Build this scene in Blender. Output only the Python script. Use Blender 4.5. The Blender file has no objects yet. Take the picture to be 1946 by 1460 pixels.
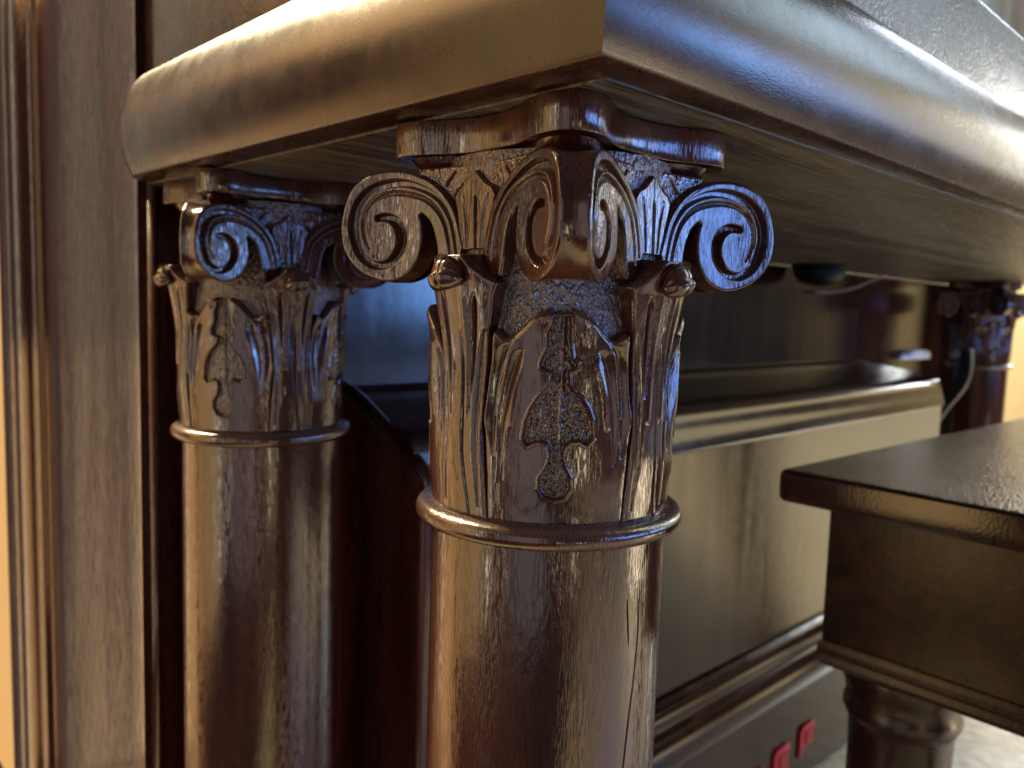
import bpy, math, random
import numpy as np
from mathutils import Matrix, Vector
random.seed(3); RNG = np.random.RandomState(5)
SC = bpy.context.scene
COL = SC.collection
R = math.radians

# ------------------------------------------------------------------ camera
cam_d = bpy.data.cameras.new('camera'); cam = bpy.data.objects.new('camera', cam_d); COL.objects.link(cam)
cam_d.sensor_width = 36.0; cam_d.lens = 28.52
cam_d.clip_start = 0.01; cam_d.clip_end = 60
M = [[0.7204639628, 0.0444398332, -0.6920670340], [-0.6928067533, 0.0904871513, -0.7154235655], [0.0308298705, 0.9949056119, 0.0959809482]]
CP = (-0.20576, -0.19259, 0.0)
mw = Matrix(((M[0][0], M[0][1], M[0][2], CP[0]), (M[1][0], M[1][1], M[1][2], CP[1]), (M[2][0], M[2][1], M[2][2], CP[2]), (0, 0, 0, 1)))
cam.matrix_world = mw
cam_d.dof.use_dof = True; cam_d.dof.focus_distance = 0.245; cam_d.dof.aperture_fstop = 15.0
SC.camera = cam

# ------------------------------------------------------------------ world, lamps, exposure
w = bpy.data.worlds.new('World'); SC.world = w; w.use_nodes = True
bg = w.node_tree.nodes['Background']; bg.inputs[0].default_value = (1.0, 0.93, 0.90, 1); bg.inputs[1].default_value = 0.06
SC.view_settings.view_transform = 'Standard'; SC.view_settings.look = 'None'; SC.view_settings.exposure = 0.0; SC.view_settings.gamma = 1.0

def area(name, p, sx, sy, col, power, target, spread=180):
    d = bpy.data.lights.new(name, 'AREA'); d.shape = 'RECTANGLE'; d.size = sx; d.size_y = sy; d.color = col; d.energy = power
    d.spread = R(spread)
    o = bpy.data.objects.new(name, d); COL.objects.link(o); o.location = p
    o.rotation_euler = (Vector(target) - Vector(p)).to_track_quat('-Z', 'Y').to_euler()
    return o
def pol(az, d, z): return (math.cos(R(az)) * d, math.sin(R(az)) * d, z)
# name, position, target, width, height, spread, colour weight
LAMPS = [  # several of these area lamps stand in for unseen room surfaces mirrored in the lacquer
('far_window', (2.40, 0.50, 1.00), (0.2, 0, 0), 0.8, 0.6, 180, (1.3, 1.45, 1.7)),
('blue_window', pol(323, 1.75, 0.14), (0, 0, 0), 0.42, 0.34, 180, (.08, .19, .46)),
('blue_window_near', pol(294, 1.6, 0.17), (0, 0, 0), 0.80, 0.44, 180, (.18, .36, .95)),
('left_orange', pol(149, 0.85, -0.02), (0, 0, 0), 0.50, 0.90, 180, (.88, .55, .21)),
('left_low_orange', pol(116, 1.0, -0.56), (0, 0.1, -0.3), 0.42, 1.0, 180, (.80, .42, .15)),
('keybed_orange', pol(125, 1.1, 0.57), (0, 0.1, 0), 0.5, 0.30, 180, (.48, .25, .09)),
('back_up', pol(97, 0.90, 0.80), (-0.05, 0.05, 0.10), 0.25, 0.22, 70, (2.6, 2.2, 1.3)),
('lilac', pol(204, 0.95, -0.05), (0.02, 0.1, 0), 0.62, 0.85, 180, (.25, .23, .22)),
('warm_band', (1.95, -0.66, 0.36), (0.5, 0.2, 0.0), 1.4, 0.50, 180, (.36, .29, .15)),
('right_up', (1.9, -0.85, 0.98), (0.2, 0, 0.1), 0.8, 0.5, 180, (.24, .31, .36)),
('floor_fill', (1.2, -0.7, 1.0), (1.05, -0.55, -0.5), 0.4, 0.4, 90, (1.7, 1.38, 0.82)),  # added to brighten the floor that the shaft and panels reflect
('wall_fill', (2.6, 0.2, 1.1), (3.6, 0.7, 0.2), 0.5, 0.5, 130, (2.7, 2.5, 2.05)),  # added to brighten the visible strip of far wall
('bench_sparkle', (3.0, -0.08, 0.56), (0.4, -0.15, 0), 0.6, 0.5, 180, (.85, .93, 1.0)),  # added lamp that gives the bench top its white sparkle
('left_grey', pol(105.3, 1.0, 0.02), (0, 0.2, 0), 0.055, 2.4, 180, (.30, .265, .18)),  # added narrow lamp that puts a grey band on the side stile
('streak_tan', pol(250, 1.3, -0.33), (0.05, 0.1, -0.1), 0.10, 0.32, 180, (.10, .08, .05)),  # added narrow lamp for a tan streak on the columns
('streak_right', pol(318, 1.2, -0.39), (0, 0, 0), 0.20, 0.20, 180, (.19, .15, .10)),  # added low lamp for the tan band right on the shaft
('streak_left', pol(168, 0.9, 0.0), (0, 0, 0), 0.035, 0.85, 180, (.34, .29, .24)),  # added narrow lamp for a pale streak on the columns' left side
]
for n_, pos, tg, sx, sy, spd, c_ in LAMPS:
    di = (Vector(tg) - Vector(pos)).length; mx_ = max(c_)
    area('lamp_' + n_, pos, sx, sy, tuple(v / mx_ for v in c_), 4.0 * di * di * mx_, tg, spd)

# ------------------------------------------------------------------ materials
def nt(name):
    m = bpy.data.materials.new(name); m.use_nodes = True
    t = m.node_tree; return m, t, t.nodes, t.links, t.nodes['Principled BSDF']

def lacquer(name, c1=(0.020, 0.0065, 0.0045), c2=(0.065, 0.016, 0.010), rough=0.24, stretch=(1, 1, 0.10), pore=0.25, peel=0.10, ior=1.9, pscale=1500, pscale2=230, colscale=60, speck=0.0, coat=0.0, toponly=False, dust=0.0):
    m, t, N, L, P = nt(name)
    tc = N.new('ShaderNodeTexCoord'); mp = N.new('ShaderNodeMapping'); mp.inputs['Scale'].default_value = stretch
    L.new(tc.outputs['Object'], mp.inputs[0])
    n1 = N.new('ShaderNodeTexNoise'); n1.inputs['Scale'].default_value = colscale; n1.inputs['Detail'].default_value = 5
    L.new(mp.outputs[0], n1.inputs['Vector'])
    cr = N.new('ShaderNodeValToRGB'); cr.color_ramp.elements[0].position = 0.35; cr.color_ramp.elements[1].position = 0.68
    cr.color_ramp.elements[0].color = (*c1, 1); cr.color_ramp.elements[1].color = (*c2, 1)
    L.new(n1.outputs[0], cr.inputs[0])
    # pores: fine, drawn out along the grain
    n2 = N.new('ShaderNodeTexNoise'); n2.inputs['Scale'].default_value = pscale; n2.inputs['Detail'].default_value = 3; n2.inputs['Roughness'].default_value = 0.6
    L.new(mp.outputs[0], n2.inputs['Vector'])
    r2 = N.new('ShaderNodeValToRGB'); r2.color_ramp.elements[0].position = 0.36; r2.color_ramp.elements[1].position = 0.52
    L.new(n2.outputs[0], r2.inputs[0])
    # region mask, so that some areas are smooth and others open-grained
    n4 = N.new('ShaderNodeTexNoise'); n4.inputs['Scale'].default_value = 45; n4.inputs['Detail'].default_value = 2
    L.new(mp.outputs[0], n4.inputs['Vector'])
    r4 = N.new('ShaderNodeMapRange'); r4.inputs[1].default_value = 0.35; r4.inputs[2].default_value = 0.65; r4.inputs[3].default_value = 0.35; r4.inputs[4].default_value = 1.0
    L.new(n4.outputs[0], r4.inputs[0])
    mu = N.new('ShaderNodeMath'); mu.operation = 'MULTIPLY'; mu.inputs[1].default_value = pore
    L.new(r4.outputs[0], mu.inputs[0])
    b1 = N.new('ShaderNodeBump'); b1.inputs['Distance'].default_value = 0.0004
    L.new(mu.outputs[0], b1.inputs['Strength']); L.new(r2.outputs[0], b1.inputs['Height'])
    n3 = N.new('ShaderNodeTexNoise'); n3.inputs['Scale'].default_value = pscale2; n3.inputs['Detail'].default_value = 3
    mp2 = N.new('ShaderNodeMapping'); mp2.inputs['Scale'].default_value = tuple(0.35 + 0.65 * s for s in stretch)
    L.new(tc.outputs['Object'], mp2.inputs[0]); L.new(mp2.outputs[0], n3.inputs['Vector'])
    b2 = N.new('ShaderNodeBump'); b2.inputs['Distance'].default_value = 0.0012 if not toponly else 0.0022; b2.inputs['Strength'].default_value = peel
    L.new(n3.outputs[0], b2.inputs['Height']); L.new(b1.outputs[0], b2.inputs['Normal'])
    L.new(b2.outputs[0], P.inputs['Normal'])
    if toponly:
        ge = N.new('ShaderNodeNewGeometry'); sx = N.new('ShaderNodeSeparateXYZ'); L.new(ge.outputs['True Normal'], sx.inputs[0])
        mr = N.new('ShaderNodeMapRange'); mr.inputs[1].default_value = 0.8; mr.inputs[2].default_value = 1.0; mr.inputs[3].default_value = 0.06; mr.inputs[4].default_value = 1.0
        L.new(sx.outputs[2], mr.inputs[0])
        m1 = N.new('ShaderNodeMath'); m1.operation = 'MULTIPLY'; L.new(mu.outputs[0], m1.inputs[0]); L.new(mr.outputs[0], m1.inputs[1]); L.new(m1.outputs[0], b1.inputs['Strength'])
        m2 = N.new('ShaderNodeMath'); m2.operation = 'MULTIPLY'; m2.inputs[0].default_value = peel; L.new(mr.outputs[0], m2.inputs[1]); L.new(m2.outputs[0], b2.inputs['Strength'])
    mx = N.new('ShaderNodeMix'); mx.data_type = 'RGBA'; mx.blend_type = 'MULTIPLY'; mx.inputs[0].default_value = 0.6
    L.new(cr.outputs[0], mx.inputs[6]); L.new(r2.outputs[0], mx.inputs[7]); L.new(mx.outputs[2], P.inputs['Base Color'])
    rr = N.new('ShaderNodeMapRange'); rr.inputs[3].default_value = rough * 0.8; rr.inputs[4].default_value = rough * 1.3
    L.new(n1.outputs[0], rr.inputs[0]); L.new(rr.outputs[0], P.inputs['Roughness'])
    n5 = N.new('ShaderNodeTexNoise'); n5.inputs['Scale'].default_value = 60; n5.inputs['Detail'].default_value = 7; n5.inputs['Roughness'].default_value = 0.7
    L.new(tc.outputs['Object'], n5.inputs['Vector'])
    r5 = N.new('ShaderNodeMapRange'); r5.inputs[1].default_value = 0.45; r5.inputs[2].default_value = 0.72; r5.inputs[3].default_value = 0.0; r5.inputs[4].default_value = rough * 0.28
    L.new(n5.outputs[0], r5.inputs[0])
    ad = N.new('ShaderNodeMath'); ad.operation = 'ADD'; L.new(rr.outputs[0], ad.inputs[0]); L.new(r5.outputs[0], ad.inputs[1]); L.new(ad.outputs[0], P.inputs['Roughness'])
    if dust:
        # thin dust lying on what faces up
        g5 = N.new('ShaderNodeNewGeometry'); s5 = N.new('ShaderNodeSeparateXYZ'); L.new(g5.outputs['Normal'], s5.inputs[0])
        d5 = N.new('ShaderNodeMapRange'); d5.inputs[1].default_value = 0.25; d5.inputs[2].default_value = 0.95; d5.inputs[3].default_value = 0.0; d5.inputs[4].default_value = dust
        L.new(s5.outputs[2], d5.inputs[0])
        q5 = N.new('ShaderNodeMapRange'); q5.inputs[1].default_value = 0.35; q5.inputs[2].default_value = 0.6; L.new(n2.outputs[0], q5.inputs[0]); q5.inputs[3].default_value = 0.4
        x5 = N.new('ShaderNodeMath'); x5.operation = 'MULTIPLY'; L.new(d5.outputs[0], x5.inputs[0]); L.new(q5.outputs[0], x5.inputs[1])
        m5 = N.new('ShaderNodeMix'); m5.data_type = 'RGBA'; L.new(x5.outputs[0], m5.inputs[0]); L.new(mx.outputs[2], m5.inputs[6]); m5.inputs[7].default_value = (0.42, 0.33, 0.27, 1)
        L.new(m5.outputs[2], P.inputs['Base Color'])
        a5 = N.new('ShaderNodeMath'); a5.operation = 'MULTIPLY_ADD'; L.new(x5.outputs[0], a5.inputs[0]); a5.inputs[1].default_value = 0.6; L.new(ad.outputs[0], a5.inputs[2]); L.new(a5.outputs[0], P.inputs['Roughness'])
    P.inputs['IOR'].default_value = ior
    P.inputs['Coat Weight'].default_value = coat; P.inputs['Coat Roughness'].default_value = 0.10
    return m

M_SHAFT = lacquer('mahogany_shaft', c1=(0.030, 0.008, 0.005), c2=(0.082, 0.020, 0.011), ior=1.75, dust=0.22, rough=0.13, pore=0.26, peel=0.12)
M_CARVE = lacquer('mahogany_carved', c1=(0.030, 0.008, 0.005), c2=(0.080, 0.019, 0.010), ior=1.8, dust=0.15, rough=0.14, stretch=(1, 1, 0.14), pore=0.19, peel=0.13)
M_ROUGH = lacquer('mahogany_stippled', c1=(0.028, 0.007, 0.0045), c2=(0.075, 0.016, 0.009), rough=0.17, stretch=(1, 1, 0.22), pore=0.9, peel=1.0, pscale=1500, pscale2=800, ior=2.1)
M_CASE = lacquer('mahogany_case', c1=(0.020, 0.007, 0.005), c2=(0.065, 0.018, 0.012), rough=0.14, ior=1.75, pore=0.05, peel=0.05, pscale2=120)
M_STILE = lacquer('mahogany_stile', c1=(0.022, 0.006, 0.007), c2=(0.045, 0.009, 0.011), rough=0.15, ior=1.45, pore=0.12, peel=0.12, pscale=700, pscale2=240)
M_BEDX = lacquer('mahogany_bed', c1=(0.026, 0.011, 0.008), c2=(0.052, 0.021, 0.014), rough=0.24, ior=1.5, stretch=(0.3, 1, 1), pore=0.10, peel=0.03, pscale2=200)
M_UNDER = lacquer('dark_underside', c1=(0.034, 0.027, 0.020), c2=(0.14, 0.112, 0.080), rough=0.33, stretch=(0.05, 1, 1), pore=1.0, peel=0.5, pscale=420, pscale2=300, colscale=90, ior=1.5)
M_SLIP = lacquer('mahogany_slip', rough=0.24, ior=1.55, stretch=(0.6, 1, 1), pore=0.35, peel=0.45, pscale=1100, pscale2=600)
M_BENCH = lacquer('mahogany_bench', c1=(0.016, 0.007, 0.006), c2=(0.04, 0.012, 0.009), rough=0.24, ior=1.5, stretch=(0.4, 1, 1), pore=0.10, peel=0.12, pscale=900, pscale2=300)
M_BTOP = lacquer('mahogany_bench_top', c1=(0.018, 0.008, 0.007), c2=(0.045, 0.014, 0.010), rough=0.13, stretch=(0.5, 1, 1), pore=1.0, peel=1.0, pscale=620, pscale2=520, ior=1.8, toponly=True)

M_END = lacquer('mahogany_end_board', c1=(0.045, 0.012, 0.009), c2=(0.13, 0.034, 0.024), rough=0.2, ior=1.6, pore=0.08, peel=0.05)  # base colour raised to replace light missing between the columns

def simple(name, c, rough=0.6, noise=0.0, nscale=8, c2=None, bump=0.0):
    m, t, N, L, P = nt(name); P.inputs['Roughness'].default_value = rough
    n = N.new('ShaderNodeTexNoise'); n.inputs['Scale'].default_value = nscale; n.inputs['Detail'].default_value = 6; n.inputs['Distortion'].default_value = noise
    tc = N.new('ShaderNodeTexCoord'); L.new(tc.outputs['Object'], n.inputs['Vector'])
    cr = N.new('ShaderNodeValToRGB'); cr.color_ramp.elements[0].position = 0.35; cr.color_ramp.elements[1].position = 0.65
    cr.color_ramp.elements[0].color = (*c, 1); cr.color_ramp.elements[1].color = (*(c2 or c), 1)
    L.new(n.outputs[0], cr.inputs[0]); L.new(cr.outputs[0], P.inputs['Base Color'])
    if bump:
        b = N.new('ShaderNodeBump'); b.inputs['Strength'].default_value = bump; b.inputs['Distance'].default_value = 0.002
        L.new(n.outputs[0], b.inputs['Height']); L.new(b.outputs[0], P.inputs['Normal'])
    return m
M_FLOOR = simple('beige_marble', (0.50, 0.41, 0.25), 0.3, 2.5, 22, (0.80, 0.70, 0.48))
M_WALL = simple('yellow_wall_paint', (0.78, 0.66, 0.42), 0.7, 0, 3, (0.82, 0.70, 0.46))
M_RED = simple('red_plastic', (0.75, 0.05, 0.07), 0.35)
M_RED2 = simple('dark_red_plastic', (0.46, 0.012, 0.016), 0.4)
M_TISSUE = simple('white_tissue', (0.82, 0.85, 0.88), 0.8)
M_CORD = simple('pale_cord', (0.30, 0.28, 0.20), 0.5)
M_BLACK = simple('black_rubber', (0.008, 0.012, 0.012), 0.5)

# ------------------------------------------------------------------ mesh helpers
def link(name, me, mat, parent=None):
    o = bpy.data.objects.new(name, me); COL.objects.link(o)
    if mat and not me.materials: me.materials.append(mat)
    if parent: o.parent = parent
    return o
def np_mesh(name, V, F, smooth=True):
    V = np.asarray(V, dtype=np.float32); F = np.asarray(F, dtype=np.int32)
    me = bpy.data.meshes.new(name); k = F.shape[1]
    me.vertices.add(len(V)); me.vertices.foreach_set('co', V.ravel())
    me.loops.add(F.size); me.loops.foreach_set('vertex_index', F.ravel())
    me.polygons.add(len(F)); me.polygons.foreach_set('loop_start', np.arange(0, F.size, k, dtype=np.int32))
    me.update(calc_edges=True); me.validate()
    me.polygons.foreach_set('use_smooth', np.full(len(me.polygons), smooth)); me.update()
    return me
def grid_faces(nu, nv, wrap=False):
    i = np.arange(nu if wrap else nu - 1)[:, None]; j = np.arange(nv - 1)[None, :]
    i2 = (i + 1) % nu
    return np.stack([i * nv + j, i2 * nv + j, i2 * nv + j + 1, i * nv + j + 1], -1).reshape(-1, 4)
def lathe(name, prof, n=96):
    prof = np.array(prof, float); a = np.linspace(0, 2 * np.pi, n, endpoint=False)
    V = np.stack([prof[None, :, 0] * np.cos(a)[:, None], prof[None, :, 0] * np.sin(a)[:, None], np.repeat(prof[None, :, 1], n, 0)], -1).reshape(-1, 3)
    return np_mesh(name, V, grid_faces(n, len(prof), True))
def catmull(pts, n=12, closed=False):
    P = np.array(pts, float); m = len(P); out = []
    rng = range(m if closed else m - 1)
    for i in rng:
        if closed: p0, p1, p2, p3 = P[(i - 1) % m], P[i], P[(i + 1) % m], P[(i + 2) % m]
        else: p0, p1, p2, p3 = P[max(i - 1, 0)], P[i], P[i + 1], P[min(i + 2, m - 1)]
        t = np.linspace(0, 1, n, endpoint=False)[:, None]
        out.append(0.5 * ((2 * p1) + (-p0 + p2) * t + (2 * p0 - 5 * p1 + 4 * p2 - p3) * t ** 2 + (-p0 + 3 * p1 - 3 * p2 + p3) * t ** 3))
    if not closed: out.append(P[-1:])
    return np.concatenate(out)
def sweep(name, profile, path, caps=True, smooth=True, sharp=35):
    # profile: (offset outward, z); path: plan points (x, y); outward = to the right of the walking direction
    pr = np.array(profile, float); pa = np.array(path, float); n = len(pa); m = len(pr); V = []
    for i in range(n):
        d0 = pa[i] - pa[i - 1] if i else pa[1] - pa[0]; d1 = pa[i + 1] - pa[i] if i < n - 1 else pa[-1] - pa[-2]
        d0 /= np.linalg.norm(d0); d1 /= np.linalg.norm(d1)
        n0 = np.array([d0[1], -d0[0]]); n1 = np.array([d1[1], -d1[0]]); nn = n0 + n1; nn /= (1 + n0 @ n1)
        for o, z in pr: V.append((pa[i][0] + nn[0] * o, pa[i][1] + nn[1] * o, z))
    F = [tuple(int(q) for q in f) for f in grid_faces(n, m)]
    if caps: F.append(tuple(range(m))); F.append(tuple(range((n - 1) * m, n * m))[::-1])
    me = bpy.data.meshes.new(name); me.from_pydata([tuple(map(float, v)) for v in V], [], F); me.update()
    shade(me, sharp); return me
def shade(me, ang=35):
    me.polygons.foreach_set('use_smooth', np.full(len(me.polygons), True))
    try: me.set_sharp_from_angle(angle=R(ang))
    except Exception: pass
    me.update()
def prism(name, poly, axis, a, b, bevel=0.0, ang=35):
    # poly in the plane perpendicular to axis, extruded from a to b
    import bmesh
    bm = bmesh.new(); vs = []
    for c in (a, b):
        row = []
        for p, q in poly:
            co = {'x': (c, p, q), 'y': (p, c, q), 'z': (p, q, c)}[axis]
            row.append(bm.verts.new(co))
        vs.append(row)
    n = len(poly)
    bm.faces.new(vs[0]); bm.faces.new(vs[1][::-1])
    for i in range(n): bm.faces.new((vs[0][i], vs[1][i], vs[1][(i + 1) % n], vs[0][(i + 1) % n]))
    bmesh.ops.recalc_face_normals(bm, faces=bm.faces)
    if bevel > 0:
        ed = [e for e in bm.edges if len(e.link_faces) == 2 and e.calc_face_angle() > 0.6]
        bmesh.ops.bevel(bm, geom=ed, offset=bevel, segments=3, affect='EDGES', profile=0.6)
    me = bpy.data.meshes.new(name); bm.to_mesh(me); bm.free(); shade(me, ang); return me
def box(name, x0, x1, y0, y1, z0, z1, bevel=0.0):
    return prism(name, [(x0, y0), (x1, y0), (x1, y1), (x0, y1)], 'z', z0, z1, bevel)
def noise2(x, y, seed=0):
    r = np.random.RandomState(seed).rand(256, 256)
    xi = np.floor(x).astype(int); yi = np.floor(y).astype(int); fx = x - xi; fy = y - yi
    fx = fx * fx * (3 - 2 * fx); fy = fy * fy * (3 - 2 * fy)
    g = lambda a, b: r[a % 256, b % 256]
    return (g(xi, yi) * (1 - fx) + g(xi + 1, yi) * fx) * (1 - fy) + (g(xi, yi + 1) * (1 - fx) + g(xi + 1, yi + 1) * fx) * fy - 0.5
def sd_poly(X, Y, poly):
    P = np.array(poly, float); Q = np.roll(P, -1, 0); best = np.full(X.shape, 1e9); ins = np.zeros(X.shape, bool)
    for (ax, ay), (bx, by) in zip(P, Q):
        ex, ey = bx - ax, by - ay; L2 = ex * ex + ey * ey + 1e-18
        t = np.clip(((X - ax) * ex + (Y - ay) * ey) / L2, 0, 1)
        best = np.minimum(best, (X - ax - t * ex) ** 2 + (Y - ay - t * ey) ** 2)
        c = ((ay > Y) != (by > Y)) & (X < (bx - ax) * (Y - ay) / (by - ay + 1e-18) + ax)
        ins ^= c
    d = np.sqrt(best); return np.where(ins, d, -d)
def groove(X, Y, pts, flat=False, n=10):
    # pts: (x, y, half width, depth); returns a depth field
    C = catmull(pts, n); D = np.zeros(X.shape)
    best = np.full(X.shape, 1e9); W = np.ones(X.shape); H = np.zeros(X.shape)
    for a, b in zip(C[:-1], C[1:]):
        ex, ey = b[0] - a[0], b[1] - a[1]; L2 = ex * ex + ey * ey + 1e-18
        t = np.clip(((X - a[0]) * ex + (Y - a[1]) * ey) / L2, 0, 1)
        d = (X - a[0] - t * ex) ** 2 + (Y - a[1] - t * ey) ** 2
        k = d < best; best = np.where(k, d, best)
        W = np.where(k, a[2] + t * (b[2] - a[2]), W); H = np.where(k, a[3] + t * (b[3] - a[3]), H)
    d = np.sqrt(best) / np.maximum(W, 1e-5)
    if flat: return H * (1 - sstep(d, 0.65, 1.25))
    return H * np.clip(1 - d / 1.75, 0, 1) ** 1.35 * 1.12
def sstep(x, a, b):
    t = np.clip((x - a) / (b - a), 0, 1); return t * t * (3 - 2 * t)
MM = 0.001

# ------------------------------------------------------------------ capital: the four scroll faces
FA, FK = 0.0395, 6.3
VOL = [(-4.5, 17.5), (-6.1, 22.2), (-9.2, 29.9), (-15.5, 36.6), (-24.2, 41.3), (-31.8, 42.8), (-39.2, 41.8), (-44.8, 38.2), (-47.8, 32.0), (-49.0, 23.9),
       (-47.6, 15.9), (-42.2, 9.6), (-34.0, 6.8), (-27.0, 9.0), (-22.8, 14.0), (-21.2, 20.1), (-21.6, 26.0), (-22.3, 28.2)]
STEM_IN = [(-21.4, 29.0), (-17.9, 25.6), (-15.6, 19.5), (-14.6, 13.0), (-13.4, 8.8)]
BOT = [(-10.0, 8.0), (-6.5, 12.5)]
def build_face(lo=-1.0, hi=1.0):
    vol = catmull(VOL, 8); stin = catmull(STEM_IN, 5)
    L = np.concatenate([vol, stin, np.array(BOT)]) * MM
    Rr = L * np.array([-1, 1]); Rr = Rr[::-1]
    leaf = np.array([(0, 41.2), (1.9, 39.3), (4.6, 37.0), (7.4, 35.6), (9.0, 33.2), (8.0, 29.5), (6.8, 24), (6.0, 17), (-6.0, 17), (-6.8, 24), (-8.0, 29.5), (-9.0, 33.2), (-7.4, 35.6), (-4.6, 37.0), (-1.9, 39.3)]) * MM
    back = np.array([(-24, 41.2), (-25, 43.6), (25, 43.6), (24, 41.2), (14, 34), (8, 26), (5, 13), (-5, 13), (-8, 26), (-14, 34)]) * MM
    st = 0.21 * MM
    us = np.arange(-0.0505, 0.05051, st); vs = np.arange(0.0055, 0.0470, st)
    U, V = np.meshgrid(us, vs, indexing='ij')
    def sdf(U, V):
        a = np.maximum(sd_poly(U, V, L), sd_poly(U, V, Rr)); return a, np.maximum(a, sd_poly(U, V, back))
    sv, s = sdf(U, V)
    gu, gv = np.gradient(s, st, st); gl = gu ** 2 + gv ** 2 + 1e-6
    snap = (s < 0) & (s > -1.6 * st)
    U2 = np.where(snap, U - s * gu / gl, U); V2 = np.where(snap, V - s * gv / gl, V)
    sv2, s2 = sdf(U2, V2)
    ins = s > -1e-9
    nu, nv = U.shape
    F = grid_faces(nu, nv); okv = (ins | snap).ravel(); anyin = ins.ravel()
    keep = okv[F].all(1) & anyin[F].any(1) & (U.ravel()[F].min(1) > lo) & (U.ravel()[F].max(1) < hi); F = F[keep]
    U, V = U2, V2
    # ---- relief
    sl = sd_poly(U, V, leaf)
    h = -3.2 * MM + 3.2 * MM * sstep(sv2, -0.45 * MM, 0.15 * MM)                  # scroll bands stand proud of the ground
    hl = -3.2 * MM + sstep(sl, -0.4 * MM, 0.25 * MM) * (2.3 * MM + 0.5 * MM * np.clip(1 - (U / (9 * MM)) ** 2, 0, 1))
    hl -= groove(U, V, [(0.2 * MM, 33.2 * MM, 0.35 * MM, 0.9 * MM), (0.5 * MM, 31 * MM, 0.62 * MM, 2.3 * MM), (0.6 * MM, 25 * MM, 0.55 * MM, 2.2 * MM), (0.8 * MM, 17 * MM, 0.4 * MM, 1.4 * MM)], True)
    hl -= groove(U, V, [(0.1 * MM, 40.5 * MM, 0.16 * MM, 0.5 * MM), (0.1 * MM, 34 * MM, 0.16 * MM, 0.3 * MM)])
    for sgn in (-1, 1):
        hl -= groove(U, V, [(sgn * 5.4 * MM, 33.5 * MM, 0.5 * MM, 0.2 * MM), (sgn * 3.9 * MM, 27 * MM, 0.45 * MM, 0.7 * MM), (sgn * 3.1 * MM, 18 * MM, 0.3 * MM, 0.5 * MM)])
    h = np.maximum(h, hl)
    ground = (sv2 < 0) & (sl < 0)
    g = 0.26 * MM * noise2(U / (0.9 * MM), V / (1.8 * MM), 3) + 0.24 * MM * noise2(U / (0.38 * MM), V / (0.8 * MM), 4)
    h += np.where(ground, g, 0)
    for sgn in (-1, 1):
        h -= np.where(ground, groove(U, V, [(sgn * 1.8 * MM, 42.0 * MM, 0.7 * MM, 1.3 * MM), (sgn * 6.0 * MM, 38.3 * MM, 0.7 * MM, 1.6 * MM), (sgn * 10.2 * MM, 34.8 * MM, 0.6 * MM, 1.2 * MM)]), 0)
        h -= np.where(ground, groove(U, V, [(sgn * 11 * MM, 41.5 * MM, 0.4 * MM, 0.9 * MM), (sgn * 14 * MM, 38.0 * MM, 0.5 * MM, 1.0 * MM)]), 0)
        k = np.array([sgn * -1, 1, 1, 1])
        G1 = [(-7.2, 16, .42, .9), (-8.6, 22.5, .45, 1.2), (-11.0, 28.2, .5, 1.5), (-16.2, 34.0, .65, 1.8), (-24.5, 37.9, .9, 2.2), (-31.8, 38.8, 1.15, 2.5), (-39.0, 37.0, 1.3, 2.6), (-43.2, 32.8, 1.35, 2.7),
              (-45.0, 26.6, 1.35, 2.7), (-44.4, 20.4, 1.3, 2.7), (-42.2, 15.1, 1.2, 2.6), (-37.8, 12.1, 1.1, 2.6), (-33.1, 12.9, 1.15, 2.9), (-29.6, 16.9, 1.45, 3.3), (-28.7, 21.2, 1.6, 3.5), (-30.0, 25.2, 1.45, 3.4), (-33.3, 27.7, 1.15, 3.0), (-37.0, 27.6, .95, 2.6)]
        G2 = [(-9.4, 14, .4, .6), (-11.0, 21.5, .45, .9), (-13.6, 27.6, .5, 1.0), (-18.6, 32.4, .55, 1.1), (-25, 34.9, .6, 1.1), (-32, 35.6, .6, 1.0), (-37.6, 33.9, .6, 1.0), (-40.8, 30.2, .55, .9), (-41.9, 25.5, .5, .8), (-41.2, 20.8, .4, .6), (-39.6, 17.4, .35, .3)]
        G3 = [(-11.8, 12, .28, .4), (-13.2, 19.5, .33, .7), (-16.2, 26.6, .35, .8), (-20.6, 30.8, .35, .7), (-26, 33.2, .3, .2)]
        G4 = [(-27.5, 30.9, .3, .2), (-32, 32.2, .4, .8), (-37, 31.2, .45, 1.0), (-40.6, 27.6, .5, 1.1), (-41.6, 22.6, .5, 1.1), (-40.3, 18.6, .45, .9), (-37.6, 16.0, .35, .5)]
        for G in (G1, G2):
            Gs = [(x * -sgn * MM, y * MM, a * MM * 1.08, b * MM * 1.1) for x, y, a, b in G]
            h -= np.where(sv2 > -0.2 * MM, groove(U, V, Gs, G is G1), 0) * sstep(sv2, -0.2 * MM, 0.3 * MM)
    h -= 0.45 * MM * np.exp(-np.clip(s2, 0, 1) / (0.28 * MM))
    h += 0.10 * MM * noise2(U / (1.7 * MM), V / (4 * MM), 8) + 0.05 * MM * noise2(U / (0.35 * MM), V / (2.2 * MM), 9)
    X = -(FA + FK * U ** 2 + h); slope = 2 * FK * U
    # push along the true normal of the concave face
    nx = -1 / np.sqrt(1 + slope ** 2); ny = slope / np.sqrt(1 + slope ** 2) * -1
    X = -(FA + FK * U ** 2) + nx * h; Yc = -U - ny * h * 1.0 * -1 * -1
    Vv = np.stack([X, Yc, V], -1).reshape(-1, 3)
    used = np.unique(F); rm = np.full(len(Vv), -1); rm[used] = np.arange(len(used))
    Vv = Vv[used]; F = rm[F]
    # skirt along stems and scroll edge, so that the face has thickness
    base = len(Vv); ex = []
    SV = []; SF = []
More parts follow.
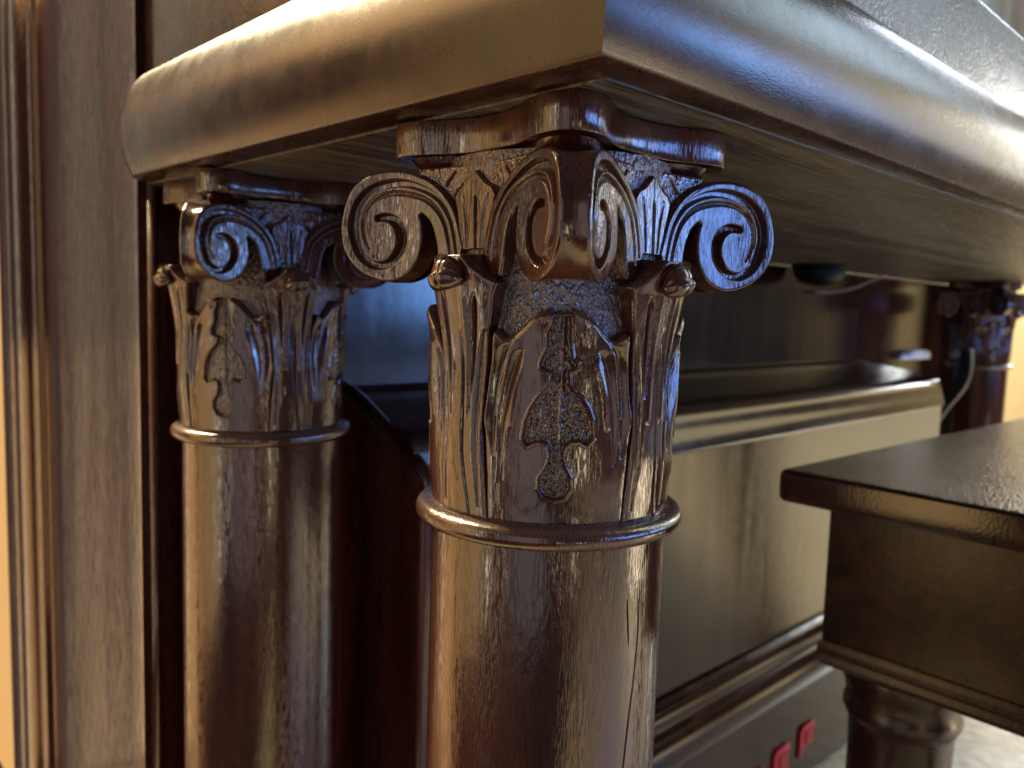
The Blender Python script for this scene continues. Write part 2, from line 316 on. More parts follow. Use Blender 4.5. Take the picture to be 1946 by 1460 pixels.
    for poly in (L, Rr):
        if (lo > -1 and poly is L) or (hi < 1 and poly is Rr): continue
        n = len(poly); b0 = base + len(SV)
        for (u, v) in poly:
            for dd in (0.3, 2.5, 6.0): SV.append((-(FA + FK * u * u) + dd * MM, -u * (1 - dd * 0.006), v))
        for i in range(n):
            j = (i + 1) % n
            for q in range(2): SF.append((b0 + i * 3 + q, b0 + j * 3 + q, b0 + j * 3 + q + 1, b0 + i * 3 + q + 1))
    return np_mesh('scroll_face', np.concatenate([Vv, np.array(SV)]), np.concatenate([F, np.array(SF)]))

def build_volute_rim():
    # smooth outer rim between the two faces of a corner, here at (-x, -y)
    pts = catmull([(-a, b) for a, b in VOL[3:]], 10) * MM
    nseg = 14; V = []
    for u, v in pts:
        A = np.array([-(FA + FK * u * u), -u]); A = A + np.array([0.35 * MM, 0.0]); B = A[::-1]
        wdt = np.linalg.norm(A - B); dirc = np.array([1, 1]) / math.sqrt(2)
        cx = np.array([34.5, 24]) * MM
        for k in range(nseg + 1):
            t = k / nseg; p = A * (1 - t) + B * t
            ch = min(0.0009, wdt * 0.08) * math.sin(math.pi * t)
            e = max(0, 1 - min(t, 1 - t) * nseg / 1.2) * 0.0003
            out = np.array([u, v]) - cx; L_ = np.linalg.norm(out); out /= L_
            V.append((p[0] + dirc[0] * ch * abs(out[0]) , p[1] + dirc[1] * ch * abs(out[0]), v - out[1] * (ch + e)))
    return np_mesh('corner_volute', V, grid_faces(len(pts), nseg + 1))

# ------------------------------------------------------------------ capital: leaves as carved patches on the drum
def build_patch(name, th, z, hfun, R0):
    T, Z = np.meshgrid(R(1) * th, z, indexing='ij')
    s = T * 0.0425
    h = hfun(s, Z, T)                                    # radial height above R0(z)
    keep = h > -3.6 * MM
    F = grid_faces(len(th), len(z)); kr = keep.ravel(); F = F[kr[F].any(1)]
    h = np.maximum(h, -3.8 * MM)
    r = R0 + h
    V = np.stack([r * np.cos(T), r * np.sin(T), Z], -1).reshape(-1, 3)
    used = np.unique(F); rm = np.full(len(V), -1); rm[used] = np.arange(len(used))
    return np_mesh(name, V[used], rm[F])

D2S = 0.0425 * math.pi / 180
def dg(lst): return [(a * D2S, b * MM) + tuple(c * MM for c in rest) for a, b, *rest in lst]
MOTIF = [(-3.4, -2.5), (-4.1, -5.0), (-5.8, -7.6), (-5.6, -11.7), (-8.3, -16.3), (-8.2, -18.0), (-5.6, -18.9), (-3.4, -19.2), (-3.6, -22.0), (-6.0, -24.3), (-9.1, -26.9), (-12.0, -30.6), (-13.9, -34.5),
         (-14.9, -39.8), (-13.0, -41.8), (-10.5, -40.7), (-8.0, -40.2), (-4.4, -40.8), (-3.3, -44.6), (-4.7, -48.2), (-7.6, -51.2), (-7.6, -54.6), (-5.2, -57.2), (-0.9, -58.0),
         (3.4, -57.2), (5.6, -54.6), (5.4, -51.2), (3.0, -47.8), (1.9, -44.6), (2.7, -41.6), (5.0, -39.9), (8.6, -39.7), (11.8, -41.0), (14.4, -38.9), (13.6, -33.6), (11.6, -29.8), (9.2, -27.2),
         (5.8, -25.2), (3.8, -22.8), (3.3, -18.9), (6.6, -17.8), (6.6, -16.2), (4.4, -15.2), (3.6, -10.5), (3.4, -5.0), (3.0, -2.5)]
def corner_h(s, Z, T):
    outl = [(3.2, -1.5), (5.3, -0.2), (9.7, -1.6), (13.6, -3.9), (17.0, -6.6), (20.4, -9.0), (23.0, -9.4), (25.2, -8.3), (27.0, -7.0), (28.0, -8.8), (29.4, -13.5), (31.0, -22), (32.4, -31.5), (32.6, -35.5), (32.0, -38.5), (31.6, -44), (30.8, -52), (30.6, -66.5)]
    poly = dg(outl + [(-a, b) for a, b in outl[::-1]])
    sd = sd_poly(s, Z, poly); sm = sd_poly(s, Z, dg(MOTIF))
    A = np.abs(s)
    low = sstep(-Z, 50 * MM, 66 * MM)
    h = -3.8 * MM + (3.8 * MM - 0.9 * MM * low) * sstep(sd, -0.5 * MM, 0.2 * MM)
    dome = 0.9 * MM * np.clip(1 - ((A - 9 * MM) / (10 * MM)) ** 2, 0, 1) * sstep(Z, -50 * MM, -20 * MM)
    h += dome * sstep(sd, 0, 2 * MM)
    h -= 0.5 * MM * np.exp(-np.clip(sd, 0, 1) / (0.35 * MM))
    # flaring tips of the upper lobes
    fl = np.exp(-((A - 27 * D2S) / (3.4 * MM)) ** 2 - ((Z + 8 * MM) / (6 * MM)) ** 2) * 2.6 * MM
    fl += np.exp(-((A - 32.5 * D2S) / (2.4 * MM)) ** 2 - ((Z + 34 * MM) / (4.5 * MM)) ** 2) * 0.7 * MM
    fl += 1.5 * MM * sstep(Z, -12 * MM, 0) * np.exp(-((A - 11 * D2S) / (6 * MM)) ** 2)
    h += fl * sstep(sd, -0.3 * MM, 0.6 * MM)
    for g in (-1, 1):
        j = 0.6 if g > 0 else 0
        h -= groove(s, Z, dg([(g * 20.5, -10.5, .5, .3), (g * (24.6 + j), -14.8, 1.25, 1.5), (g * (27.8 + j), -25.2, 1.45, 1.8), (g * 28.8, -35.5, 1.1, 1.3), (g * 27.8, -45.0, .4, .3)]))
        h -= groove(s, Z, dg([(g * 15.4, -13.0, .4, .2), (g * (18.0 + j), -15.2, 1.3, 1.4), (g * (22.0 + j), -24.8, 1.35, 1.6), (g * 24.2, -35.1, 1.0, 1.1), (g * 24.3, -47.5, .3, .2)]))
        h += groove(s, Z, dg([(g * 21.2, -12.5, .5, .2), (g * 25.9, -21.8, .5, .5), (g * 27.4, -33, .4, .4)]))
        h += groove(s, Z, dg([(g * 13.8, -15, .8, .0), (g * 18.5, -25.0, .9, .55), (g * 20.4, -36, .7, .3)]))
    # sunken motif with its central rib
    sink = sstep(sm, -0.18 * MM, 0.35 * MM)
    g = 0.42 * MM * noise2(s / (0.8 * MM), Z / (1.5 * MM), 13) + 0.38 * MM * noise2(s / (0.38 * MM), Z / (0.7 * MM), 14)
    rib = 0.7 * MM * np.exp(-((s - 0.4 * MM) / (0.75 * MM)) ** 2) * sstep(Z, -48 * MM, -38 * MM)
    h += 0.35 * MM * np.exp(-((sm + 0.35 * MM) / (0.4 * MM)) ** 2) * sstep(sd, 0, 1 * MM)
    h = h * (1 - sink) + sink * (np.minimum(h, 0.3 * MM) - 1.75 * MM + g * 0.8 + rib)
    h += 0.10 * MM * noise2(s / (1.6 * MM), Z / (4 * MM), 18)
    return h
def tall_h(s, Z, T):
    outl = [(19.5, 6.6), (17.5, 2.5), (16.4, -3.0), (14.6, -9.5), (13.6, -16), (12.6, -25.4), (11.9, -38.3), (13.6, -51.1), (14.6, -66.5)]
    top = [(14.0, 8.6), (9.0, 11.8), (6.5, 15.0)]
    poly = dg(top[::-1] + outl); poly = poly + dg([(-a, b) for a, b in (top[::-1] + outl)[::-1]])
    sd = sd_poly(s, Z, poly); A = np.abs(s)
    flare = 4.2 * MM * sstep(Z, -22 * MM, 14 * MM) ** 1.3 + 2.2 * MM * sstep(Z, 4 * MM, 15 * MM)
    body = 1.1 * MM - 1.3 * MM * sstep(-Z, 45 * MM, 66 * MM)
    h = (body + flare) * np.clip(1 - 0.30 * (A / (14 * MM)) ** 2, 0.3, 1)
    h -= 0.8 * MM * np.exp(-np.clip(sd, 0, 1) / (0.5 * MM))
    h = -3.8 * MM + (h + 3.8 * MM) * sstep(sd, -0.45 * MM, 0.25 * MM)
    I = sstep(sd, -0.1 * MM, 0.5 * MM)
    gr = groove(s, Z, dg([(0.6, -6, .4, .1), (1.4, -16, .55, .9), (1.9, -24, .55, 1.5), (2.0, -45, .5, 1.3), (5.5, -66, .4, .8)]))
    for g in (-1, 1):
        gr = gr + groove(s, Z, dg([(g * 9.4, 3.4, .35, .6), (g * 8.9, 0, .72, 2.5), (g * 8.1, -8, .70, 2.4), (g * 7.3, -17.5, .5, 1.6), (g * 6.8, -27, .3, .2)]))
        gr = gr + groove(s, Z, dg([(g * 13.2, -8.0, .6, .2), (g * 11.3, -16, 1.0, .9), (g * 9.8, -28, 1.1, 1.0), (g * 9.2, -42, .9, .7), (g * 10.4, -62, .4, .5)]))
        gr = gr - groove(s, Z, dg([(g * 4.2, 6, 1.5, .6), (g * 4.0, -10, 1.2, .7), (g * 4.4, -34, .9, .4)]))
    h -= gr * I
    h += 0.12 * MM * noise2(s / (1.5 * MM), Z / (5 * MM), 28)
    return h

def build_curl():
    # the rolled-over tip of a tall leaf, here on the +x axis: a neck sheet and a rounded roll
    prof = catmull([(0.0430, -0.004), (0.0462, 0.004), (0.0485, 0.0090), (0.0505, 0.0130), (0.0520, 0.0148)], 5)
    n = len(prof); m = 25; V = []
    for i, (r, z) in enumerate(prof):
        t = i / (n - 1); hw = 0.0082 - 0.0016 * t
        for k in range(m):
            q = -1 + 2 * k / (m - 1)
            V.append((r - 0.0028 * q * q, q * hw, z - 0.0026 * q * q * t - 0.001 * abs(q) ** 6))
    F = grid_faces(n, m); b0 = len(V); nu, nv = 36, 30; W = []
    for i in range(nu):
        a = 2 * math.pi * i / nu
        for k in range(nv):
            q = -1 + 2 * (k + 0.02) / (nv - 0.96)
            rr = 0.0042 * (1 - abs(q) ** 2.6) ** 0.5 * (1 - 0.14 * q - 0.16 * math.exp(-((q - 0.05) / 0.045) ** 2))
            W.append((0.0505 + rr * math.cos(a) * (0.62 if math.sin(a) > 0 else 0.95) - 0.0016 * q * q, q * 0.0064, 0.0088 + rr * math.sin(a) * 1.12 - 0.0014 * q * q + 0.0005 * q))
    G = grid_faces(nu, nv, True) + b0
    return np_mesh('leaf_curl', np.array(V + W), np.concatenate([F, G]))

def build_bell():
    z = np.arange(-0.0685, 0.047, 0.0006); a = np.linspace(0, 2 * np.pi, 420, endpoint=False)
    A, Z = np.meshgrid(a, z, indexing='ij')
    r = 0.0392 - 0.0020 * sstep(Z, -0.01, 0.03)
    r = r + 0.16 * MM * noise2(A * 256 / 2 / np.pi, Z / (1.8 * MM), 33)
    r[-1] = r[0] if False else r[-1]
    V = np.stack([r * np.cos(A), r * np.sin(A), Z], -1).reshape(-1, 3)
    return np_mesh('bell', V, grid_faces(len(a), len(z), True))

def abacus_outline(scale=1.0, off=0.0):
    # concave sides between rounded, bulging corners
    q0 = [(32.3, 0), (33.0, 8.0), (35.8, 16.5), (39.6, 23.5), (41.8, 29.0), (41.9, 34.0), (40.6, 37.6), (38.6, 39.6)]
    pts = []
    for q in range(4):
        c, s = math.cos(-q * math.pi / 2), math.sin(-q * math.pi / 2)
        for x, y in [(a, -b) for a, b in q0[:0:-1]] + q0:
            x, y = -(x - off) * scale * MM, y * scale * MM
            pts.append((x * c - y * s, x * s + y * c))
    P = np.array(pts); keep = [0]
    return catmull(P, 5, True)
def build_abacus(name, scale, off, zs):
    P = abacus_outline(scale, off); n = len(P); V = []
    # round the cut corners a little
    for _ in range(2):
        Q = 0.5 * P + 0.25 * np.roll(P, 1, 0) + 0.25 * np.roll(P, -1, 0); P = Q
    ce = np.linalg.norm(P, axis=1, keepdims=True)
    for inset, z in zs:
        for (x, y), r in zip(P, ce): V.append((x * (1 - inset / r[0]), y * (1 - inset / r[0]), z))
    V = np.array(V); m = len(zs)
    F = [tuple(q) for q in grid_faces(m, n)]
    for j in range(m - 1): F.append((j * n + n - 1, (j + 1) * n + n - 1, (j + 1) * n, j * n))
    F.append(tuple(range(n))[::-1]); F.append(tuple(range((m - 1) * n, m * n)))
    me = bpy.data.meshes.new(name); me.from_pydata([tuple(map(float, v)) for v in V], [], [tuple(int(q) for q in f) for f in F]); me.update()
    import bmesh
    bm = bmesh.new(); bm.from_mesh(me); bmesh.ops.recalc_face_normals(bm, faces=bm.faces); bm.to_mesh(me); bm.free()
    shade(me, 50); return me

def tube(name, pts, r, seg=8):
    C = catmull(pts, 10); n = len(C); V = []
    for i in range(n):
        d = C[min(i + 1, n - 1)] - C[max(i - 1, 0)]; d /= np.linalg.norm(d)
        a = np.cross(d, [0, 0, 1.0]); a /= np.linalg.norm(a) + 1e-9; b = np.cross(d, a)
        for k in range(seg):
            t = 2 * math.pi * k / seg; V.append(C[i] + r * (math.cos(t) * a + math.sin(t) * b))
    V = np.array(V).reshape(n, seg, 3).transpose(1, 0, 2).reshape(-1, 3)
    return np_mesh(name, V, grid_faces(seg, n, True))

CRACKS = [[(268.0, -90, .10, .0), (269.3, -96, .20, .7), (269.8, -102, .22, .9), (269.2, -111, .25, 1.1), (268.0, -120, .25, 1.1), (266.2, -130, .28, 1.2), (264.6, -141, .28, 1.2), (263.4, -152, .25, 1.1), (262.9, -175, .25, .9), (262.4, -215, .2, .4)],
          [(261.4, -91, .10, .0), (261.8, -95, .18, .6), (263.0, -103, .18, .6), (263.6, -107, .10, .1)],
          [(269.6, -87, .1, .0), (269.9, -92, .15, .5), (269.2, -96, .1, .2)]]
def build_cracked_shaft():
    # the nearest shaft, with the drying cracks in its right side
    a = np.radians(np.concatenate([np.arange(0, 250, 2.0), np.arange(250, 259, 0.5), np.arange(259, 274, 0.10), np.arange(274, 290, 0.5), np.arange(290, 360, 2.0)]))
    z = np.concatenate([np.arange(-0.30, -0.0665, 0.0008), [-0.0665]])
    A, Z = np.meshgrid(a, z, indexing='ij'); S = A * 0.0408
    g = np.zeros(A.shape)
    for cr in CRACKS:
        g += groove(S, Z, [(math.radians(t) * 0.0408, zz * MM, w_ * MM, d_ * MM) for t, zz, w_, d_ in cr], False, 8)
    g *= 1 + 0.8 * noise2(S / (0.5 * MM), Z / (2 * MM), 41)
    r = 0.0408 - g
    V = np.stack([r * np.cos(A), r * np.sin(A), Z], -1).reshape(-1, 3)
    F = grid_faces(len(a), len(z), True)
    top = lathe('tmp', [(0.0001, ZF + 0.004), (0.0408, ZF + 0.0045), (0.0408, -0.30)], 128)
    return np_mesh('shaft', np.concatenate([V, [v.co[:] for v in top.vertices]]), np.concatenate([F, np.array([p.vertices[:] for p in top.polygons]) + len(V)]))
# ------------------------------------------------------------------ setting
ZF = -0.50
def setting(name, me, mat):
    o = link(name, me, mat); o['kind'] = 'structure'; return o
setting('floor', box('floor', -0.25, 3.6, -1.8, 0.68, ZF - 0.05, ZF), M_FLOOR)
setting('back_wall', box('back_wall', -0.02, 3.59, 0.68, 0.78, ZF + 0.004, 1.6), M_WALL)
setting('side_wall', box('side_wall', 3.60, 3.70, -1.0, 0.78, ZF + 0.004, 1.6), M_WALL)

# ------------------------------------------------------------------ piano
piano = bpy.data.objects.new('upright_piano', None); COL.objects.link(piano); piano.location = (0.6, 0.2, ZF)
piano['label'] = 'dark mahogany upright piano with carved columns under its keyboard shelf'; piano['category'] = 'piano'
def part(name, me, mat, parent=None, label=None):
    o = link(name, me, mat); par = parent or piano
    o.parent = par; bpy.context.view_layer.update() if False else None
    if par is piano: o.matrix_parent_inverse = Matrix.Translation(Vector((0.6, 0.2, ZF))).inverted()
    if label: o['label'] = label
    return o
LB = 0.0
# keyboard shelf edge: one sweep from the back left corner, round the near corner and along the front
prof = [(-0.020, 0.0600), (0.0006, 0.0600), (0.0016, 0.0606), (0.0038, 0.0655), (0.0058, 0.072), (0.0068, 0.080), (0.0064, 0.089), (0.0044, 0.098), (0.0008, 0.106), (-0.0040, 0.1118), (-0.0100, 0.1150), (-0.0160, 0.1160), (-0.020, 0.1160)]
pp_ = catmull(prof[2:-1], 4); prof = prof[:2] + [tuple(p) for p in pp_] + [prof[-1]]
arc = [(-0.0335 - 0.018 * math.sin(a), 0.248 + 0.018 * math.cos(a)) for a in np.linspace(0, math.pi / 2, 10)]
path = [(0.02, 0.266)] + arc + [(-0.0515, -0.0605), (1.36, -0.0605)]
part('shelf_moulding', sweep('shelf_moulding', prof, [(-x * -1, y) for x, y in path], sharp=40), M_BEDX)
part('underside_board', box('underside_board', -0.0385, 1.36, -0.0515, 0.30, 0.0592, 0.066, 0.0004), M_UNDER)
part('shelf_board', box('shelf_board', -0.031, 1.358, -0.044, 0.30, 0.0665, 0.1125), M_BEDX)
part('key_slip', prism('key_slip', [(-0.045, 0.1128), (-0.0455, 0.160), (-0.0435, 0.1632), (-0.038, 0.1640), (-0.034, 0.162), (-0.034, 0.1128)], 'x', 0.02, 1.19), M_SLIP)
part('key_arm', box('key_arm', -0.0390, 0.018, -0.030, 0.273, 0.1130, 0.42, 0.003), M_BENCH)
part('fallboard', prism('fallboard', [(0.010, 0.1128), (0.030, 0.42), (0.045, 0.42), (0.028, 0.1128)], 'x', 0.02, 1.195), M_CASE)
part('key_arm', box('key_arm', 1.20, 1.25, -0.030, 0.290, 0.1130, 0.42, 0.003), M_SLIP)
# tall side stile with a moulded plan
st = [(-0.004, 0.2755), (-0.0420, 0.2755), (-0.0442, 0.2775), (-0.0440, 0.290), (-0.0424, 0.315), (-0.0410, 0.345), (-0.0402, 0.380), (-0.0400, 0.420), (-0.0392, 0.455), (-0.0370, 0.480), (-0.0362, 0.492), (-0.0400, 0.498), (-0.0405, 0.505), (-0.037, 0.512),
      (-0.0375, 0.522), (-0.041, 0.530), (-0.0435, 0.545), (-0.042, 0.560), (-0.037, 0.568), (-0.0400, 0.575), (-0.0412, 0.590), (-0.0412, 0.606), (-0.036, 0.612), (-0.004, 0.612)]
st = [(a + (0.0022 if a < -0.01 else 0), b - 0.004 if b < 0.3 else b) for a, b in st]
part('side_stile', prism('side_stile', [tuple(p) for p in catmull(st, 5, False)], 'z', ZF + 0.004, 1.0, 0, 40), M_STILE)
part('side_stile', box('side_stile', 1.295, 1.345, 0.262, 0.610, ZF + 0.004, 0.0585, 0.002), M_STILE)
part('inner_panel', box('inner_panel', -0.0038, 0.0785, 0.2740, 0.2975, ZF + 0.004, 0.0590), M_CASE)
part('bead', lathe('bead', [(0.0001, ZF + 0.004), (0.0028, ZF + 0.004), (0.0028, 0.0588), (0.0001, 0.0588)], 20), M_SHAFT).location = (-0.0362, 0.2705, 0)
# knee panel and the projecting lower cabinet
part('knee_panel', box('knee_panel', 0.0, 1.2945, 0.300, 0.315, -0.30, 0.0590), M_CASE)
lo = [(0.2995, -0.0600), (0.292, -0.0605), (0.284, -0.0640), (0.262, -0.0665), (0.232, -0.0712), (0.208, -0.0748), (0.196, -0.0770), (0.1895, -0.0803), (0.1856, -0.0872), (0.1832, -0.0975), (0.1808, -0.1055), (0.1790, -0.1135), (0.1815, -0.1150), (0.1830, -0.1180), (0.1830, -0.330), (0.2995, -0.330)]
lo_s = [lo[0], lo[1]] + [tuple(p) for p in catmull(lo[2:12], 5)] + lo[12:]
part('lower_panel', prism('lower_panel', lo_s, 'x', 0.0815, 0.957, 0, 30), M_CASE)
eb = [(0.2990, -0.0555)] + [tuple(p) for p in catmull([(0.275, -0.0560), (0.255, -0.0600), (0.236, -0.0680), (0.214, -0.0790), (0.192, -0.0900), (0.181, -0.097), (0.1755, -0.104), (0.1735, -0.112)], 5)] + [(0.1730, -0.1140), (0.1730, ZF + 0.004), (0.2990, ZF + 0.004)]
part('end_board', prism('end_board', eb, 'x', 0.0795, 0.0912, 0.0042, 40), M_END)
fb = [tuple(p) for p in catmull([(0.168, -0.040), (0.166, -0.066), (0.172, -0.093), (0.192, -0.125), (0.205, -0.150)], 5)] + [(0.205, ZF + 0.004), (0.217, ZF + 0.004)] + [tuple(p) for p in catmull([(0.217, -0.150), (0.204, -0.120), (0.186, -0.089), (0.179, -0.066), (0.180, -0.040)], 5)]
part('end_bracket', prism('end_bracket', fb, 'x', 1.006, 1.019, 0.0006, 40), M_BLACK)
part('end_rail', tube('end_rail', [(0.0835, 0.278, -0.0550), (0.0835, 0.255, -0.0600), (0.0835, 0.236, -0.0680), (0.0835, 0.214, -0.0790), (0.0835, 0.192, -0.0900), (0.0835, 0.180, -0.0975), (0.0835, 0.1745, -0.106), (0.0835, 0.1735, -0.118)], 0.0046, 14), M_CASE)
tor = [(0.1860, -0.3225)] + [tuple(p) for p in catmull([(0.1800, -0.3228), (0.1745, -0.3275), (0.1715, -0.3350), (0.1725, -0.3430), (0.1680, -0.3480), (0.1640, -0.3560), (0.1630, -0.3660), (0.1650, -0.3760), (0.1700, -0.3850), (0.1760, -0.3890)], 5)] + [(0.1860, -0.3890)]
part('base_moulding', prism('base_moulding', tor, 'x', 0.092, 0.9565, 0, 30), M_CASE)
part('kick_board', box('kick_board', 0.092, 0.9565, 0.1790, 0.1980, ZF + 0.004, -0.3935), M_CASE)

# columns
ABZ = [(0.0030, 0.0480), (0.0002, 0.04805), (0.0, 0.0483), (-0.0003, 0.0530), (0.0, 0.0585), (0.0002, 0.0588), (0.0036, 0.0589)]
ME = dict(
    shaft=lathe('shaft', [(0.0001, ZF + 0.004)] + [(0.0408, z) for z in (ZF + 0.0045, -0.4, -0.3, -0.2, -0.1, -0.074, -0.0665)] + [(0.0385, -0.0662)], 128),
    plinth=lathe('plinth', [(0.0001, ZF + 0.0045), (0.056, ZF + 0.0045), (0.056, ZF + 0.035), (0.050, ZF + 0.042), (0.0445, ZF + 0.055), (0.0409, ZF + 0.06)], 64),
    ring=lathe('ring', [(0.0405, -0.0742)] + [(0.0430 + 0.0035 * math.cos(a), -0.0698 + 0.0035 * math.sin(a)) for a in np.linspace(-2.0, 1.9, 18)] + [(0.0408, -0.0652), (0.0392, -0.0645)], 128),
    cracked=build_cracked_shaft(), bell=build_bell(), face=build_face(), face_a=build_face(lo=-0.0085), face_b=build_face(hi=0.0085), rim=build_volute_rim(),
    corner=build_patch('corner_leaf', np.arange(-36, 36.01, 0.30), np.arange(-0.0668, 0.0012, 0.00023), corner_h, 0.0420),
    tall=build_patch('tall_leaf', np.arange(-22, 22.01, 0.30), np.arange(-0.0668, 0.0165, 0.00023), tall_h, 0.0420),
    curl=build_curl(),
    abacus=build_abacus('abacus', 1.0, 0.0, ABZ),
    neck=build_abacus('abacus_neck', 0.93, 2.0, [(0.007, 0.0395), (0.0045, 0.0430), (0.0022, 0.0455), (0.0, 0.0479)]),
)
for k, m in (('shaft', M_SHAFT), ('cracked', M_SHAFT), ('plinth', M_SHAFT), ('ring', M_SHAFT), ('bell', M_ROUGH), ('face', M_CARVE), ('face_a', M_CARVE), ('face_b', M_CARVE), ('rim', M_CARVE), ('corner', M_CARVE), ('tall', M_CARVE), ('curl', M_CARVE), ('abacus', M_SHAFT), ('neck', M_CARVE)):
    ME[k].materials.append(m)
def sub(name, me, par, rz=0):
    o = bpy.data.objects.new(name, me); COL.objects.link(o); o.parent = par; o.rotation_euler = (0, 0, rz); return o
def column(x, y, label, turn=0, engaged=False, shaft='shaft'):
    c = part('column', ME[shaft], None, None, label); c.location = (x, y, 0); c.rotation_euler = (0, 0, R(turn))
    sub('plinth', ME['plinth'], c); sub('neck_ring', ME['ring'], c); sub('bell', ME['bell'], c)
    for q in range(4):
        a = q * math.pi / 2
        # an engaged column has no scrolls on the side against the case
        if engaged:
            if q in (0, 2): sub('scroll_face', ME['face_a' if q == 0 else 'face_b'], c, a)
            if q == 1: sub('scroll_face', ME['face'], c, a)
            if q in (0, 1): sub('corner_volute', ME['rim'], c, a)
        else:
            sub('scroll_face', ME['face'], c, a); sub('corner_volute', ME['rim'], c, a)
        sub('corner_leaf', ME['corner'], c, a + math.pi / 4 + math.pi)
        sub('tall_leaf', ME['tall'], c, a); sub('leaf_curl', ME['curl'], c, a)
    sub('abacus', ME['abacus'], c); sub('abacus_neck', ME['neck'], c)
    return c
column(0, 0, 'nearest column, its carved capital sharp in front', 1.5, False, 'cracked')
column(0, 0.2130, 'column behind and left of the nearest one', -8, True)
column(1.20, 0.2130, 'column at the far right end beyond the bench')

# ------------------------------------------------------------------ bench
bench = bpy.data.objects.new('piano_bench', None); COL.objects.link(bench); bench.location = (0.2825, 0.0605, ZF); bench.rotation_euler = (0, 0, R(-2.0))
bench['label'] = 'low dark wooden piano bench with flat top and round turned legs'; bench['category'] = 'bench'
def bpart(name, me, mat):
    o = link(name, me, mat, bench); return o
def bz(z): return z - ZF
bpart('bench_top', box('bench_top', 0, 0.75, -0.34, 0, bz(-0.1215), bz(-0.100), 0.0055), M_BTOP)
bpart('apron', box('apron', 0.047, 0.70, -0.325, -0.014, bz(-0.222), bz(-0.1216), 0.0012), M_BENCH)
mo = [(0.0, bz(-0.2225)), (-0.0010, bz(-0.2245)), (-0.0022, bz(-0.229)), (-0.0004, bz(-0.2325)), (-0.0018, bz(-0.2365)), (0.001, bz(-0.2405)), (0.003, bz(-0.2405)), (0.012, bz(-0.2405)), (0.012, bz(-0.2225))]
mo = [(-a, b) for a, b in mo]
bpart('apron_moulding', sweep('apron_moulding', mo, [(0.70, -0.014), (0.047, -0.014), (0.047, -0.325), (0.70, -0.325)][::1], sharp=45), M_BENCH)
lp = [(0.0001, bz(-0.2410)), (0.0470, bz(-0.2410)), (0.0475, bz(-0.2440)), (0.0445, bz(-0.2530)), (0.0420, bz(-0.2620)), (0.0440, bz(-0.2660)), (0.0445, bz(-0.2710)), (0.0425, bz(-0.2750)), (0.0400, bz(-0.2765)), (0.0398, bz(-0.2800)), (0.0392, bz(-0.2830)), (0.0385, bz(-0.30)), (0.0375, bz(-0.42)), (0.036, 0.004), (0.0001, 0.004)]
lp = [(r * 0.865, z) for r, z in lp]
lm = lathe('leg', [lp[0]] + lp[1:], 72); lm.materials.append(M_BENCH)
for lx, ly in ((0.108, -0.066), (0.65, -0.066), (0.108, -0.275), (0.65, -0.275)):
    o = bpart('leg', lm, None); o.location = (lx - 0.018, ly + 0.0115, 0)

# ------------------------------------------------------------------ small things
def red_tag(x, z, label):
    e = bpy.data.objects.new('red_tag', None); COL.objects.link(e); e.location = (x, 0.1788, z)
    e['label'] = label; e['category'] = 'tag'; e['group'] = 'red tags along the foot of the kick board'
    W, H = 0.030, 0.024
    link('plate', prism('plate', [(0, 0), (W, 0), (W, H), (0.006, H), (0, H - 0.004)], 'y', -0.003, 0, 0.0008), M_RED, e)
    link('inset', prism('inset', [(0.009, 0.0035), (W - 0.004, 0.0035), (W - 0.004, H - 0.0055), (0.009, H - 0.0055)], 'y', -0.0045, -0.0031, 0), M_RED2, e)
    link('stem', prism('stem', [(0, -0.010), (0.0035, -0.009), (0.0035, -0.0002), (0, -0.0002)], 'y', -0.003, 0, 0.0005), M_RED, e)
    return e
red_tag(0.5925, -0.4600, 'small red tag on the kick board nearest the bench leg')
red_tag(0.5375, -0.4660, 'middle one of the three small red tags on the kick board')
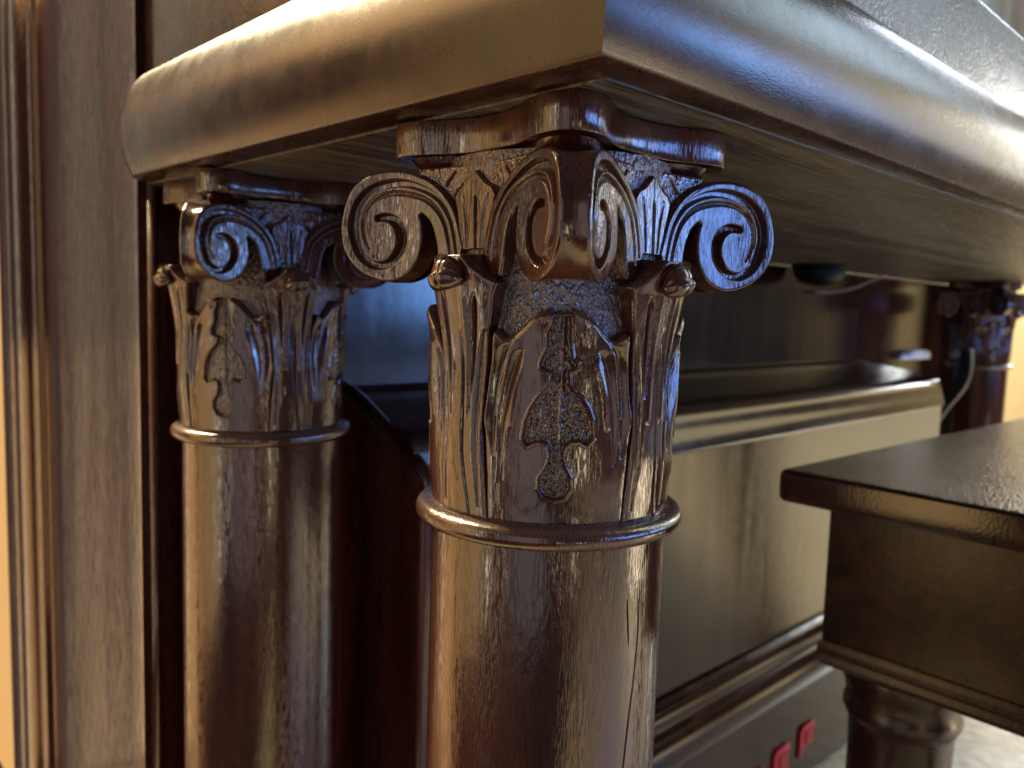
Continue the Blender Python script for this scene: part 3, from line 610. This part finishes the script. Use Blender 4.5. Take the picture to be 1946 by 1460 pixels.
red_tag(0.487, -0.4730, 'lowest small red tag on the kick board, nearest the front column')

# crumpled tissue lying on the ledge of the lower cabinet near the far column
def blob(name, cx, cy, cz, rx, ry, rz, seed):
    n, m = 28, 16; V = []
    rr = np.random.RandomState(seed); ph = rr.rand(6) * 6.28
    for i in range(n):
        a = 2 * math.pi * i / n
        for j in range(m):
            b = math.pi * (j + 0.5) / m - math.pi / 2
            k = 1 + 0.16 * math.sin(3 * a + ph[0] + 2 * b) + 0.12 * math.sin(7 * a + ph[1]) * math.cos(5 * b + ph[2]) + 0.10 * math.sin(11 * b + ph[3] + 4 * a)
            V.append((cx + rx * k * math.cos(a) * math.cos(b), cy + ry * k * math.sin(a) * math.cos(b), cz + max(-rz * 0.5, rz * k * math.sin(b))))
    return np_mesh(name, V, grid_faces(n, m, True))
t_ = link('crumpled_tissue', blob('crumpled_tissue', 0, 0, 0, 0.060, 0.010, 0.0085, 4), M_TISSUE)
t_.location = (1.150, 0.2885, -0.0600); t_['label'] = 'crumpled white tissue on the ledge beside the far column'; t_['category'] = 'tissue'

# small dark cup hanging under the shelf, and a thin pale cord
cup = bpy.data.objects.new('hanging_cup', None); COL.objects.link(cup); cup.location = (0.742, 0.262, 0.059); cup.scale = (0.85, 0.85, 0.72)
cup['label'] = 'small black cup fixed under the shelf against the knee panel'; cup['category'] = 'cup'
link('bowl', lathe('bowl', [(0.0001, -0.034), (0.014, -0.0330), (0.027, -0.027), (0.034, -0.016), (0.036, -0.0004), (0.0001, -0.0004)], 40), M_BLACK, cup)
link('rim', lathe('rim', [(0.0362, -0.0045), (0.0385, -0.004), (0.0385, -0.0006), (0.0362, -0.0006)], 40), M_BLACK, cup)
cd = link('pale_cord', tube('pale_cord', [(0.80, 0.292, 0.030), (0.84, 0.288, 0.031), (0.88, 0.278, 0.038), (0.915, 0.270, 0.049), (0.94, 0.262, 0.0575)], 0.0016), M_CORD)
cd['label'] = 'thin pale cord looping from under the shelf to the knee panel'; cd['category'] = 'cord'
